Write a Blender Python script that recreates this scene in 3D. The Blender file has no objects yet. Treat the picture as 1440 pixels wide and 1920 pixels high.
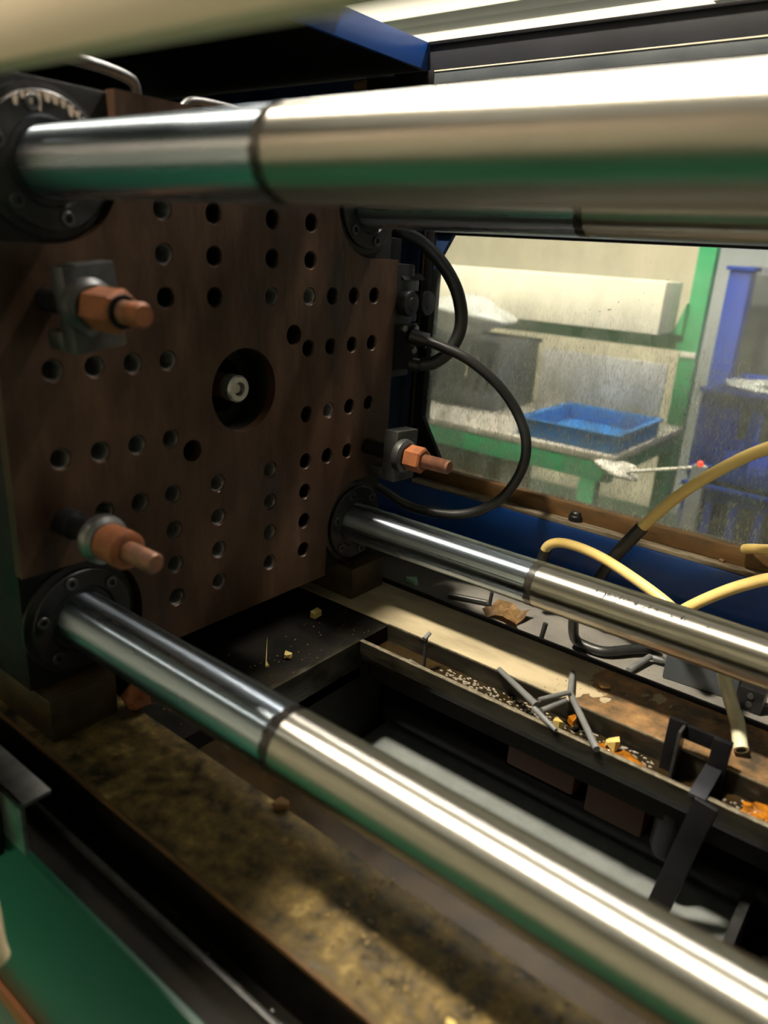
import bpy, bmesh, math, random
from mathutils import Vector, Matrix

random.seed(7)
scene = bpy.context.scene
COL = scene.collection

# ------------------------------------------------------------------ camera
F_PX = 1392.87
CAM_POS = Vector((0.7819, -0.6946, 0.1958))
RIGHT = Vector((0.78267, 0.61960, 0.05933))
DOWN = Vector((0.25065, -0.22649, -0.94121))
FWD = Vector((-0.56974, 0.75153, -0.33257))
cam_data = bpy.data.cameras.new('camera')
cam = bpy.data.objects.new('camera', cam_data)
COL.objects.link(cam)
cam_data.sensor_fit = 'VERTICAL'
cam_data.sensor_height = 36.0
cam_data.sensor_width = 27.0
cam_data.lens = 36.0 * F_PX / 1920.0
cam_data.clip_start = 0.01
cam_data.clip_end = 60
cam_data.dof.use_dof = True
cam_data.dof.focus_distance = 1.22
cam_data.dof.aperture_fstop = 2.5
up, back = -DOWN, -FWD
cam.matrix_world = Matrix(((RIGHT.x, up.x, back.x, CAM_POS.x),
                           (RIGHT.y, up.y, back.y, CAM_POS.y),
                           (RIGHT.z, up.z, back.z, CAM_POS.z),
                           (0, 0, 0, 1)))
scene.camera = cam

# ------------------------------------------------------------------ world, exposure
world = bpy.data.worlds.new('world')
scene.world = world
world.use_nodes = True
world.node_tree.nodes['Background'].inputs[0].default_value = (0.55, 0.6, 0.65, 1)
world.node_tree.nodes['Background'].inputs[1].default_value = 0.02
scene.view_settings.view_transform = 'Standard'
scene.view_settings.look = 'None'
scene.view_settings.exposure = -0.35
scene.view_settings.gamma = 1.0
scene.view_settings.use_curve_mapping = False
scene.cycles.max_bounces = 7
scene.cycles.diffuse_bounces = 4
scene.cycles.glossy_bounces = 4
scene.cycles.use_adaptive_sampling = True
scene.cycles.adaptive_threshold = 0.02
scene.cycles.transparent_max_bounces = 12
scene.cycles.sample_clamp_indirect = 4.0
KEY_LAMP = 1800.0        # hanging lamp above the clamp opening
FILL_NEAR = 13.0        # unseen battens added over the aisle for fill and bar reflections
HALL_FAR = 210.0         # battens over the benches behind the machine
BENCH_LAMP = 1.9       # long lamp hung over the bench, seen past the guard

FLOOR_Z = -1.15


# ------------------------------------------------------------------ materials
def nt(m):
    m.use_nodes = True
    return m.node_tree.nodes, m.node_tree.links


def mat(name, c1, c2=None, rough=0.5, metal=0.0, scale=8.0, stretch=(1, 1, 1), detail=6.0, contrast=(0.35, 0.65),
        bump=0.0, bump_scale=None, rough2=None, spec=0.5, coat=0.0, c3=None, emit=None, emit_strength=0.0, sss=0.0,
        trans=0.0, alpha=1.0, distort=0.0):
    m = bpy.data.materials.new(name)
    N, L = nt(m)
    b = N['Principled BSDF']
    b.inputs['Roughness'].default_value = rough
    b.inputs['Metallic'].default_value = metal
    b.inputs['Specular IOR Level'].default_value = spec
    b.inputs['Coat Weight'].default_value = coat
    b.inputs['Coat Roughness'].default_value = 0.15
    b.inputs['Transmission Weight'].default_value = trans
    if sss:
        b.inputs['Subsurface Weight'].default_value = sss
        b.inputs['Subsurface Radius'].default_value = (0.01, 0.006, 0.003)
    b.inputs['Alpha'].default_value = alpha
    if emit:
        b.inputs['Emission Color'].default_value = (*emit, 1)
        b.inputs['Emission Strength'].default_value = emit_strength
    b.inputs['Base Color'].default_value = (*c1, 1)
    if c2 is not None or bump or rough2 is not None:
        tc = N.new('ShaderNodeTexCoord')
        mp = N.new('ShaderNodeMapping')
        mp.inputs['Scale'].default_value = stretch
        L.new(tc.outputs['Object'], mp.inputs[0])
        nz = N.new('ShaderNodeTexNoise')
        nz.inputs['Scale'].default_value = scale
        nz.inputs['Detail'].default_value = detail
        nz.inputs['Roughness'].default_value = 0.62
        nz.inputs['Distortion'].default_value = distort
        L.new(mp.outputs[0], nz.inputs['Vector'])
        if c2 is not None:
            r = N.new('ShaderNodeValToRGB')
            r.color_ramp.elements[0].position = contrast[0]
            r.color_ramp.elements[0].color = (*c1, 1)
            r.color_ramp.elements[1].position = contrast[1]
            r.color_ramp.elements[1].color = (*c2, 1)
            if c3 is not None:
                e = r.color_ramp.elements.new(min(0.98, contrast[1] + 0.12))
                e.color = (*c3, 1)
            L.new(nz.outputs['Fac'], r.inputs[0])
            L.new(r.outputs[0], b.inputs['Base Color'])
        if rough2 is not None:
            mr = N.new('ShaderNodeMapRange')
            mr.inputs['From Min'].default_value = contrast[0]
            mr.inputs['From Max'].default_value = contrast[1]
            mr.inputs['To Min'].default_value = rough
            mr.inputs['To Max'].default_value = rough2
            L.new(nz.outputs['Fac'], mr.inputs[0])
            L.new(mr.outputs[0], b.inputs['Roughness'])
        if bump:
            n2 = N.new('ShaderNodeTexNoise')
            n2.inputs['Scale'].default_value = bump_scale or scale * 4
            n2.inputs['Detail'].default_value = 5
            L.new(mp.outputs[0], n2.inputs['Vector'])
            bp = N.new('ShaderNodeBump')
            bp.inputs['Strength'].default_value = bump
            bp.inputs['Distance'].default_value = 0.002
            L.new(n2.outputs['Fac'], bp.inputs['Height'])
            L.new(bp.outputs[0], b.inputs['Normal'])
    return m


M = {}
M['face'] = mat('oily brown platen steel', (0.026, 0.012, 0.006), (0.080, 0.040, 0.021), rough=0.30, rough2=0.5, metal=0.3,
                scale=9, stretch=(1, 1.6, 0.55), bump=0.45, bump_scale=60, c3=(0.16, 0.10, 0.07))
M['cast'] = mat('dark cast steel', (0.006, 0.006, 0.006), (0.022, 0.020, 0.019), spec=0.3, rough=0.42, rough2=0.6, metal=0.2, scale=14, bump=0.3, bump_scale=70)
M['flange'] = mat('black oily flange', (0.008, 0.008, 0.008), (0.032, 0.030, 0.029), rough=0.28, rough2=0.5, metal=0.4, scale=20, bump=0.15)
M['thread'] = mat('lit thread steel', (0.68, 0.67, 0.65), (0.34, 0.33, 0.32), rough=0.38, metal=0.78, scale=60)
M['chrome'] = mat('polished bar chrome', (0.47, 0.54, 0.61), (0.35, 0.41, 0.48), rough=0.24, rough2=0.34, metal=1.0, scale=5,
                  stretch=(0.6, 14, 14), detail=4)
M['worn'] = mat('worn bar steel', (0.46, 0.44, 0.385), (0.33, 0.315, 0.27), rough=0.31, rough2=0.43, metal=1.0, scale=4,
                stretch=(0.8, 16, 16), detail=5)
M['grime'] = mat('black grease', (0.006, 0.006, 0.006), (0.03, 0.025, 0.02), rough=0.25, scale=90)
M['steel'] = mat('grey steel', (0.30, 0.30, 0.29), (0.16, 0.155, 0.15), rough=0.35, metal=0.9, scale=30)
M['brightsteel'] = mat('bright turned steel', (0.62, 0.61, 0.59), (0.45, 0.44, 0.42), rough=0.35, metal=0.8, scale=40)
M['darksteel'] = mat('blackened steel', (0.05, 0.05, 0.052), (0.10, 0.10, 0.10), rough=0.38, metal=0.7, scale=30)
M['rust'] = mat('rust orange steel', (0.30, 0.10, 0.035), (0.16, 0.055, 0.025), rough=0.55, metal=0.35, scale=45, bump=0.2)
M['rustdark'] = mat('dark rusty stud', (0.16, 0.085, 0.06), (0.30, 0.13, 0.07), rough=0.5, metal=0.5, scale=50)
M['rubber'] = mat('black rubber', (0.012, 0.013, 0.013), (0.02, 0.021, 0.021), rough=0.42, scale=40)
M['blackplastic'] = mat('black plastic', (0.006, 0.006, 0.0065), (0.011, 0.011, 0.012), rough=0.38, scale=40)
M['blackpaint'] = mat('black painted steel', (0.004, 0.004, 0.005), (0.009, 0.009, 0.010), rough=0.45, spec=0.15, scale=20)
M['blue'] = mat('blue machine paint', (0.010, 0.055, 0.25), (0.013, 0.075, 0.32), rough=0.32, scale=6, coat=0.2, bump=0.05)
M['shadeblack'] = mat('shade black sheet', (0.004, 0.004, 0.004), (0.006, 0.006, 0.006), rough=0.8, spec=0.08, scale=10)  # near-black so the added sheets read as unlit space
M['navy'] = mat('dark blue painted steel', (0.006, 0.014, 0.045), (0.012, 0.03, 0.08), rough=0.4, scale=12)
M['slate'] = mat('slate grey track', (0.055, 0.065, 0.075), (0.085, 0.095, 0.105), rough=0.42, scale=12, metal=0.2)
M['beamdark'] = mat('dark grey painted beam', (0.013, 0.014, 0.018), (0.019, 0.020, 0.026), spec=0.3, rough=0.5, scale=10)
M['rustsill'] = mat('rusty brown sill', (0.060, 0.032, 0.010), (0.16, 0.08, 0.022), rough=0.55, scale=18, stretch=(0.6, 2, 2), bump=0.3, c3=(0.26, 0.14, 0.05))
M['shoe'] = mat('oily bronze shoe', (0.022, 0.014, 0.005), (0.06, 0.038, 0.012), rough=0.45, scale=25, bump=0.3)
M['ledge'] = mat('stained pale ledge', (0.10, 0.07, 0.04), (0.36, 0.30, 0.21), rough=0.6, scale=22, stretch=(0.5, 2, 2), contrast=(0.38, 0.6))
M['green'] = mat('green machine paint', (0.002, 0.030, 0.015), (0.0025, 0.040, 0.020), rough=0.30, scale=5, coat=0.25)
M['benchgreen'] = mat('bench green paint', (0.03, 0.30, 0.12), (0.05, 0.38, 0.17), rough=0.5, scale=14, c3=(0.45, 0.15, 0.12))
M['yellow'] = mat('yellowed clear hose', (0.72, 0.52, 0.17), (0.80, 0.62, 0.26), rough=0.28, scale=12, sss=0.25, coat=0.2)
M['clearhose'] = mat('cloudy grey hose', (0.50, 0.48, 0.36), (0.62, 0.58, 0.42), rough=0.25, scale=16, sss=0.2, coat=0.3)
M['railfar'] = mat('oily worn rail top', (0.20, 0.17, 0.11), (0.44, 0.37, 0.24), rough=0.25, rough2=0.5, metal=0.15, scale=6, stretch=(0.7, 2.4, 2),
                   bump=0.25, bump_scale=60, contrast=(0.3, 0.6))
M['railrust'] = mat('dirty rust crust', (0.045, 0.032, 0.018), (0.24, 0.13, 0.05), rough=0.6, scale=26, bump=0.9, bump_scale=110,
                    contrast=(0.36, 0.62), c3=(0.36, 0.25, 0.10))
M['railnear'] = mat('oily debris crust', (0.022, 0.017, 0.009), (0.17, 0.115, 0.036), spec=0.3, rough=0.38, rough2=0.62, scale=34, bump=1.0, bump_scale=80,
                    contrast=(0.36, 0.60), c3=(0.40, 0.29, 0.11))
M['bedblack'] = mat('black greasy bed', (0.003, 0.003, 0.0025), (0.011, 0.009, 0.006), rough=0.5, rough2=0.75, spec=0.1, scale=20, bump=0.5, bump_scale=60)
M['gutterwall'] = mat('oily gutter steel', (0.010, 0.009, 0.006), (0.032, 0.027, 0.017), rough=0.28, rough2=0.45, metal=0.4, scale=22, stretch=(0.7, 1, 2), bump=0.3)
M['brightedge'] = mat('scraped bright edge', (0.35, 0.31, 0.22), (0.12, 0.10, 0.07), rough=0.4, metal=0.6, scale=80)
M['tray'] = mat('grey sheet tray', (0.15, 0.142, 0.13), (0.25, 0.235, 0.21), rough=0.42, scale=9, metal=0.2, bump=0.1)
M['chute'] = mat('grey painted chute', (0.13, 0.145, 0.14), (0.17, 0.185, 0.18), rough=0.7, scale=28, bump=0.25, bump_scale=160)
M['oxide'] = mat('red oxide primer', (0.045, 0.013, 0.007), (0.030, 0.011, 0.006), rough=0.5, spec=0.15, scale=14)
M['oil'] = mat('dark oil', (0.010, 0.007, 0.003), (0.03, 0.018, 0.006), rough=0.08, scale=20, coat=1.0)
M['orangegrease'] = mat('orange grease', (0.48, 0.17, 0.008), (0.12, 0.04, 0.004), rough=0.15, scale=70, coat=1.0, bump=0.9, bump_scale=140)
M['water'] = mat('oil droplet', (0.25, 0.22, 0.18), rough=0.06, coat=1.0, spec=0.9)
M['sprue'] = mat('grey plastic sprue', (0.11, 0.115, 0.115), (0.15, 0.155, 0.155), rough=0.38, scale=30)
M['sprueblack'] = mat('black plastic sprue', (0.02, 0.02, 0.02), (0.03, 0.03, 0.03), rough=0.35, scale=30)
M['scrap'] = mat('yellow plastic scrap', (0.60, 0.48, 0.16), (0.50, 0.36, 0.11), rough=0.5, scale=40)
M['scrapbrown'] = mat('brown paper scrap', (0.36, 0.22, 0.09), (0.14, 0.075, 0.03), rough=0.7, scale=50)
M['mint'] = mat('mint plastic chip', (0.35, 0.60, 0.42), (0.30, 0.55, 0.38), rough=0.5, scale=30)
M['dirt'] = mat('mixed dirt flakes', (0.05, 0.035, 0.015), (0.28, 0.19, 0.07), rough=0.7, scale=120)
M['cream'] = mat('cream plastic', (0.75, 0.58, 0.36), (0.78, 0.62, 0.40), rough=0.45, scale=12)
M['tubepaint'] = mat('beige paint', (0.82, 0.66, 0.50), (0.76, 0.60, 0.45), rough=0.45, scale=8, stretch=(0.6, 5, 5))
M['orangestrip'] = mat('orange brown rubber strip', (0.30, 0.10, 0.022), (0.24, 0.08, 0.02), rough=0.5, scale=12)
M['white'] = mat('white board', (0.74, 0.71, 0.67), (0.78, 0.75, 0.71), rough=0.55, scale=5)
M['whiteshelf'] = mat('cream white shelf paint', (0.72, 0.69, 0.58), (0.78, 0.75, 0.64), rough=0.5, scale=6, stretch=(0.5, 1, 3))
M['benchtop'] = mat('pale bench top', (0.62, 0.58, 0.52), (0.52, 0.46, 0.40), rough=0.5, scale=10)
M['traybl'] = mat('bright blue plastic tray', (0.045, 0.27, 0.74), (0.05, 0.30, 0.78), rough=0.35, scale=6)
M['cratebl'] = mat('deep blue plastic crate', (0.016, 0.055, 0.40), (0.02, 0.07, 0.46), rough=0.4, scale=6)
M['crategrey'] = mat('grey plastic crate', (0.13, 0.14, 0.17), (0.16, 0.17, 0.20), rough=0.45, scale=8)
M['bag'] = mat('translucent plastic bag', (0.78, 0.78, 0.74), (0.68, 0.70, 0.68), rough=0.25, scale=12, bump=0.8, bump_scale=25, coat=0.4)
M['carton'] = mat('brown cardboard', (0.52, 0.33, 0.12), (0.58, 0.38, 0.15), rough=0.8, scale=10)
M['paper'] = mat('white paper', (0.80, 0.78, 0.74), (0.72, 0.68, 0.62), rough=0.7, scale=20)
M['led'] = mat('red indicator', (0.8, 0.05, 0.03), rough=0.3, emit=(1.0, 0.06, 0.03), emit_strength=3.0)
M['wallcream'] = mat('cream wall paint', (0.66, 0.60, 0.46), (0.70, 0.64, 0.50), rough=0.8, scale=3)
M['wallgrey'] = mat('grey blue wall paint', (0.36, 0.39, 0.42), (0.42, 0.45, 0.48), rough=0.8, scale=3)
M['ceiling'] = mat('grey ceiling', (0.30, 0.30, 0.29), (0.36, 0.36, 0.34), rough=0.85, scale=2)
M['floorgreen'] = mat('green floor paint', (0.003, 0.060, 0.030), (0.004, 0.078, 0.040), rough=0.35, scale=3, stretch=(1, 1, 1))
M['lampwhite'] = mat('white enamel', (0.75, 0.75, 0.72), (0.70, 0.70, 0.67), rough=0.4, scale=10)
M['lampgrey'] = mat('grey reflector', (0.30, 0.31, 0.28), (0.36, 0.37, 0.33), rough=0.45, scale=6, stretch=(0.2, 8, 1))
M['label'] = mat('grey printed label', (0.30, 0.27, 0.22), (0.62, 0.58, 0.50), rough=0.6, scale=60)
M['ink'] = mat('black pen ink', (0.015, 0.014, 0.013), (0.03, 0.028, 0.025), rough=0.6, scale=60)
M['paintflake'] = mat('peeling cream paint', (0.55, 0.42, 0.32), (0.40, 0.30, 0.22), rough=0.6, scale=60)


def brushed(m, rough_gain, aniso):
    # ground bar: fine rings round the bar stretch highlights along its axis
    N, L = nt(m)
    b = N['Principled BSDF']
    tn = N.new('ShaderNodeTangent')
    tn.direction_type = 'RADIAL'
    tn.axis = 'X'
    L.new(tn.outputs[0], b.inputs['Tangent'])
    b.inputs['Anisotropic'].default_value = aniso
    b.inputs['Anisotropic Rotation'].default_value = 0.25


brushed(M['chrome'], 1, 0.9)
brushed(M['worn'], 1, 0.88)


def emitter(name, col, s):
    m = bpy.data.materials.new(name)
    N, L = nt(m)
    N.clear()
    e = N.new('ShaderNodeEmission')
    e.inputs[0].default_value = (*col, 1)
    e.inputs[1].default_value = s
    o = N.new('ShaderNodeOutputMaterial')
    L.new(e.outputs[0], o.inputs[0])
    return m


M['keyglow'] = emitter('warm lamp glow', (1.0, 0.90, 0.72), KEY_LAMP)
M['fillnear'] = emitter('near fill glow', (1.0, 0.93, 0.80), FILL_NEAR)
M['hallfar'] = emitter('batten glow far', (1.0, 0.94, 0.84), HALL_FAR)
M['benchglow'] = emitter('bench lamp diffuser glow', (1.0, 0.90, 0.66), BENCH_LAMP)


def pane_material():
    """scratched, smeared clear plastic: clear film plus pale dirt that thickens in vertical smears"""
    m = bpy.data.materials.new('scratched dirty pane')
    N, L = nt(m)
    N.clear()
    out = N.new('ShaderNodeOutputMaterial')
    tc = N.new('ShaderNodeTexCoord')

    def noise(scale, stretch, detail=5):
        mp = N.new('ShaderNodeMapping')
        mp.inputs['Scale'].default_value = stretch
        L.new(tc.outputs['Object'], mp.inputs[0])
        n = N.new('ShaderNodeTexNoise')
        n.inputs['Scale'].default_value = scale
        n.inputs['Detail'].default_value = detail
        n.inputs['Roughness'].default_value = 0.65
        L.new(mp.outputs[0], n.inputs['Vector'])
        return n.outputs['Fac']

    def rng(src, a, b, c, d):
        r = N.new('ShaderNodeMapRange')
        r.inputs['From Min'].default_value = a
        r.inputs['From Max'].default_value = b
        r.inputs['To Min'].default_value = c
        r.inputs['To Max'].default_value = d
        L.new(src, r.inputs[0])
        return r.outputs[0]

    def op(kind, a, b):
        n = N.new('ShaderNodeMath')
        n.operation = kind
        for i, v in enumerate((a, b)):
            if isinstance(v, (int, float)):
                n.inputs[i].default_value = v
            else:
                L.new(v, n.inputs[i])
        return n.outputs[0]

    sep = N.new('ShaderNodeSeparateXYZ')
    L.new(tc.outputs['Object'], sep.inputs[0])
    low = rng(sep.outputs[2], 0.56, 0.43, 0.0, 1.0)          # spray reaches the lower part of the pane
    smear = rng(noise(11, (1.2, 1, 0.55)), 0.36, 0.70, 0.16, 0.66)
    scratch = rng(noise(210, (1.3, 1, 0.45), 3), 0.52, 0.64, 0.0, 0.50)
    film = op('ADD', op('MULTIPLY', smear, op('ADD', op('MULTIPLY', low, 0.50), 0.20)), op('MULTIPLY', scratch, op('ADD', op('MULTIPLY', low, 0.42), 0.04)))
    speck = rng(noise(110, (1, 1, 0.7), 2), 0.70, 0.74, 0.0, 0.8)
    speck = op('MULTIPLY', speck, rng(noise(9, (1, 1, 1), 2), 0.5, 0.62, 0.0, 1.0))
    tr = N.new('ShaderNodeBsdfTransparent')
    tr.inputs[0].default_value = (0.93, 0.94, 0.90, 1)
    gl = N.new('ShaderNodeBsdfGlossy')
    gl.inputs[0].default_value = (0.9, 0.9, 0.9, 1)
    gl.inputs['Roughness'].default_value = 0.12
    fr = N.new('ShaderNodeFresnel')
    fr.inputs[0].default_value = 1.45
    clear = N.new('ShaderNodeMixShader')
    L.new(fr.outputs[0], clear.inputs[0])
    L.new(tr.outputs[0], clear.inputs[1])
    L.new(gl.outputs[0], clear.inputs[2])
    df = N.new('ShaderNodeBsdfDiffuse')
    df.inputs[0].default_value = (0.60, 0.62, 0.55, 1)
    tl = N.new('ShaderNodeBsdfTranslucent')
    tl.inputs[0].default_value = (0.64, 0.66, 0.58, 1)
    dirt = N.new('ShaderNodeMixShader')
    dirt.inputs[0].default_value = 0.5
    L.new(df.outputs[0], dirt.inputs[1])
    L.new(tl.outputs[0], dirt.inputs[2])
    mx = N.new('ShaderNodeMixShader')
    L.new(film, mx.inputs[0])
    L.new(clear.outputs[0], mx.inputs[1])
    L.new(dirt.outputs[0], mx.inputs[2])
    dk = N.new('ShaderNodeBsdfDiffuse')
    dk.inputs[0].default_value = (0.08, 0.06, 0.02, 1)
    m2 = N.new('ShaderNodeMixShader')
    L.new(speck, m2.inputs[0])
    L.new(mx.outputs[0], m2.inputs[1])
    L.new(dk.outputs[0], m2.inputs[2])
    L.new(m2.outputs[0], out.inputs[0])
    return m


M['pane'] = pane_material()


# ------------------------------------------------------------------ mesh helpers
class MB:
    def __init__(self):
        self.bm = bmesh.new()

    def box(self, x0, x1, y0, y1, z0, z1, bev=0.0, rot=None, about=None):
        r = bmesh.ops.create_cube(self.bm, size=1.0)
        vs = r['verts']
        for v in vs:
            v.co = Vector((x0 + (v.co.x + .5) * (x1 - x0), y0 + (v.co.y + .5) * (y1 - y0), z0 + (v.co.z + .5) * (z1 - z0)))
        if bev:
            es = {e for v in vs for e in v.link_edges}
            g = bmesh.ops.bevel(self.bm, geom=list(es) + vs, offset=bev, segments=2, profile=0.6, affect='EDGES')
            vs = list({v for f in g['faces'] for v in f.verts} | {v for v in vs if v.is_valid})
        if rot is not None:
            c = Vector(about) if about else Vector(((x0 + x1) / 2, (y0 + y1) / 2, (z0 + z1) / 2))
            for v in vs:
                v.co = c + rot @ (v.co - c)
        return self

    def tube(self, pts, r, seg=16, smooth=8, r_end=None, cap=True, hollow=None):
        P = [Vector(p) for p in pts]
        if smooth > 1 and len(P) > 2:
            Q = []
            for i in range(len(P) - 1):
                p0 = P[i - 1] if i else P[0] * 2 - P[1]
                p1, p2 = P[i], P[i + 1]
                p3 = P[i + 2] if i + 2 < len(P) else P[-1] * 2 - P[-2]
                for k in range(smooth):
                    t = k / smooth
                    Q.append(0.5 * ((2 * p1) + (p2 - p0) * t + (2 * p0 - 5 * p1 + 4 * p2 - p3) * t * t + (3 * p1 - p0 - 3 * p2 + p3) * t ** 3))
            Q.append(P[-1])
            P = Q
        n = len(P)
        rings = []
        ref = None
        for i in range(n):
            d = (P[min(i + 1, n - 1)] - P[max(i - 1, 0)]).normalized()
            if ref is None:
                ref = d.orthogonal().normalized()
            ref = (ref - d * ref.dot(d))
            ref = ref.normalized() if ref.length > 1e-6 else d.orthogonal().normalized()
            b = d.cross(ref)
            rr = r if r_end is None else r + (r_end - r) * i / (n - 1)
            if callable(r):
                rr = r(i / (n - 1))
            rings.append([self.bm.verts.new(P[i] + (ref * math.cos(a) + b * math.sin(a)) * rr) for a in [2 * math.pi * k / seg for k in range(seg)]])
        for i in range(n - 1):
            for k in range(seg):
                self.bm.faces.new((rings[i][k], rings[i][(k + 1) % seg], rings[i + 1][(k + 1) % seg], rings[i + 1][k]))
        if cap:
            self.bm.faces.new(list(reversed(rings[0])))
            self.bm.faces.new(rings[-1])
        return self

    def lathe(self, prof, y=0, z=0, seg=32, axis='x', cap=True, off=0.0):
        """prof: list of (position along axis, radius)"""
        rings = []
        for (a, r) in prof:
            ring = []
            for k in range(seg):
                t = 2 * math.pi * (k + off) / seg
                c, s = r * math.cos(t), r * math.sin(t)
                if axis == 'x':
                    p = (a, y + c, z + s)
                elif axis == 'z':
                    p = (y + c, z + s, a)
                else:
                    p = (y + s, a, z + c)
                ring.append(self.bm.verts.new(p))
            rings.append(ring)
        for i in range(len(rings) - 1):
            for k in range(seg):
                self.bm.faces.new((rings[i][k], rings[i][(k + 1) % seg], rings[i + 1][(k + 1) % seg], rings[i + 1][k]))
        if cap:
            self.bm.faces.new(list(reversed(rings[0])))
            self.bm.faces.new(rings[-1])
        return self

    def prism(self, poly, axis, a, b):
        """poly: 2D points; axis x -> (y,z); y -> (x,z); z -> (x,y)"""
        def p3(q, t):
            return {'x': (t, q[0], q[1]), 'y': (q[0], t, q[1]), 'z': (q[0], q[1], t)}[axis]
        va = [self.bm.verts.new(p3(q, a)) for q in poly]
        vb = [self.bm.verts.new(p3(q, b)) for q in poly]
        n = len(poly)
        for i in range(n):
            self.bm.faces.new((va[i], va[(i + 1) % n], vb[(i + 1) % n], vb[i]))
        self.bm.faces.new(list(reversed(va)))
        self.bm.faces.new(vb)
        return self

    def blob(self, c, s, seed=0, sub=2, amp=0.25):
        r = bmesh.ops.create_icosphere(self.bm, subdivisions=sub, radius=1.0)
        rd = random.Random(seed)
        ph = [rd.uniform(0, 6.28) for _ in range(6)]
        for v in r['verts']:
            k = 1 + amp * (math.sin(3 * v.co.x + ph[0]) * math.cos(2.6 * v.co.y + ph[1]) + 0.6 * math.sin(4.3 * v.co.z + ph[2] + 2 * v.co.x))
            v.co = Vector((c[0] + v.co.x * s[0] * k, c[1] + v.co.y * s[1] * k, c[2] + v.co.z * s[2] * k))
        return self

    def mesh(self, name, sharp=35):
        bm = self.bm
        bmesh.ops.recalc_face_normals(bm, faces=bm.faces[:])
        bm.normal_update()
        ang = math.radians(sharp)
        for f in bm.faces:
            f.smooth = True
        for e in bm.edges:
            if len(e.link_faces) != 2 or e.calc_face_angle(3.2) > ang:
                e.smooth = False
        me = bpy.data.meshes.new(name)
        bm.to_mesh(me)
        bm.free()
        return me

    def build(self, name, m, parent=None, sharp=35):
        me = self.mesh(name, sharp)
        return link(name, me, m, parent)


def link(name, me, m, parent=None):
    o = bpy.data.objects.new(name, me)
    if m is not None:
        me.materials.clear()
        me.materials.append(M[m])
    COL.objects.link(o)
    if parent is not None:
        o.parent = parent
        base = Vector((0, 0, 0))
        p = parent
        while p is not None:
            base += p.location
            p = p.parent
        me.transform(Matrix.Translation(-base))
    return o


def thing(name, loc, label, cat, group=None):
    e = bpy.data.objects.new(name, None)
    e.empty_display_size = 0.02
    e.location = loc
    COL.objects.link(e)
    tag(e, label, cat, group)
    return e


def tag(o, label, cat, group=None):
    o['label'] = label
    o['category'] = cat
    if group:
        o['group'] = group
    return o


def struct(o, label=None):
    o['kind'] = 'structure'
    if label:
        o['label'] = label
    return o


def rx(deg):
    return Matrix.Rotation(math.radians(deg), 3, 'X')


def rz(deg):
    return Matrix.Rotation(math.radians(deg), 3, 'Z')


def boolean_cut(me, cutter_me):
    a = bpy.data.objects.new('tmp_a', me)
    b = bpy.data.objects.new('tmp_b', cutter_me)
    COL.objects.link(a)
    COL.objects.link(b)
    md = a.modifiers.new('cut', 'BOOLEAN')
    md.operation = 'DIFFERENCE'
    md.object = b
    md.solver = 'EXACT'
    dg = bpy.context.evaluated_depsgraph_get()
    dg.update()
    res = bpy.data.meshes.new_from_object(a.evaluated_get(dg))
    bpy.data.objects.remove(a)
    bpy.data.objects.remove(b)
    bm = bmesh.new()
    bm.from_mesh(res)
    for f in bm.faces:
        f.smooth = True
    for e in bm.edges:
        e.smooth = not (len(e.link_faces) != 2 or e.calc_face_angle(3.2) > math.radians(35))
    bm.to_mesh(res)
    bm.free()
    return res


# ------------------------------------------------------------------ hall shell
def slab(name, m, *b, label=None):
    return struct(MB().box(*b).build(name, m), label)


slab('floor', 'floorgreen', -6, 6, -4.2, 3.6, FLOOR_Z - 0.1, FLOOR_Z, label='green painted workshop floor around the machine')
slab('ceiling', 'ceiling', -6, 6, -4.2, 3.6, 2.9, 3.0, label='grey workshop ceiling')
slab('wall_near', 'wallcream', -6, 6, -4.3, -4.2, FLOOR_Z, 3.0, label='cream workshop wall')
slab('wall_far', 'wallcream', -6, -0.45, 3.6, 3.7, FLOOR_Z, 3.0, label='cream wall behind the work bench')
slab('wall_back', 'wallgrey', -0.45, 6, 3.6, 3.7, FLOOR_Z, 3.0, label='grey wall behind the blue crates')
slab('wall_left', 'wallgrey', -6.1, -6, -4.2, 3.6, FLOOR_Z, 3.0, label='grey end wall')
slab('wall_right', 'wallgrey', 6, 6.1, -4.2, 3.6, FLOOR_Z, 3.0, label='grey end wall')


def batten(x, y, z, length, glow, label):
    t = thing('batten_light', (x, y, z), label, 'ceiling light', 'battens under the ceiling')
    MB().box(x - length / 2, x + length / 2, y - .05, y + .05, z, z + .06, .01).build('housing', 'lampwhite', t)
    MB().box(x - length / 2 + .03, x + length / 2 - .03, y - .06, y + .06, z - .03, z - .001, .01).build('diffuser', glow, t)
    for s in (-1, 1):
        MB().box(x + s * length * .3 - .01, x + s * length * .3 + .01, y - .01, y + .01, z + .06, 2.9).build('hanger', 'steel', t)
    return t


for bx_, lb in ((-2.6, 'added white fill batten over the aisle, further from the machine opening'), (-0.9, 'added white fill batten over the aisle, next to the high bay lamp')):
    batten(bx_, -2.3, 2.55, 1.4, 'fillnear', lb)  # added behind the camera to fill and to streak the bars
for bx_, lb in ((-1.0, 'white batten light above the work bench'), (0.6, 'white batten light above the stacked blue crates')):
    batten(bx_, 1.32, 2.45, 1.4, 'hallfar', lb)

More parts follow.
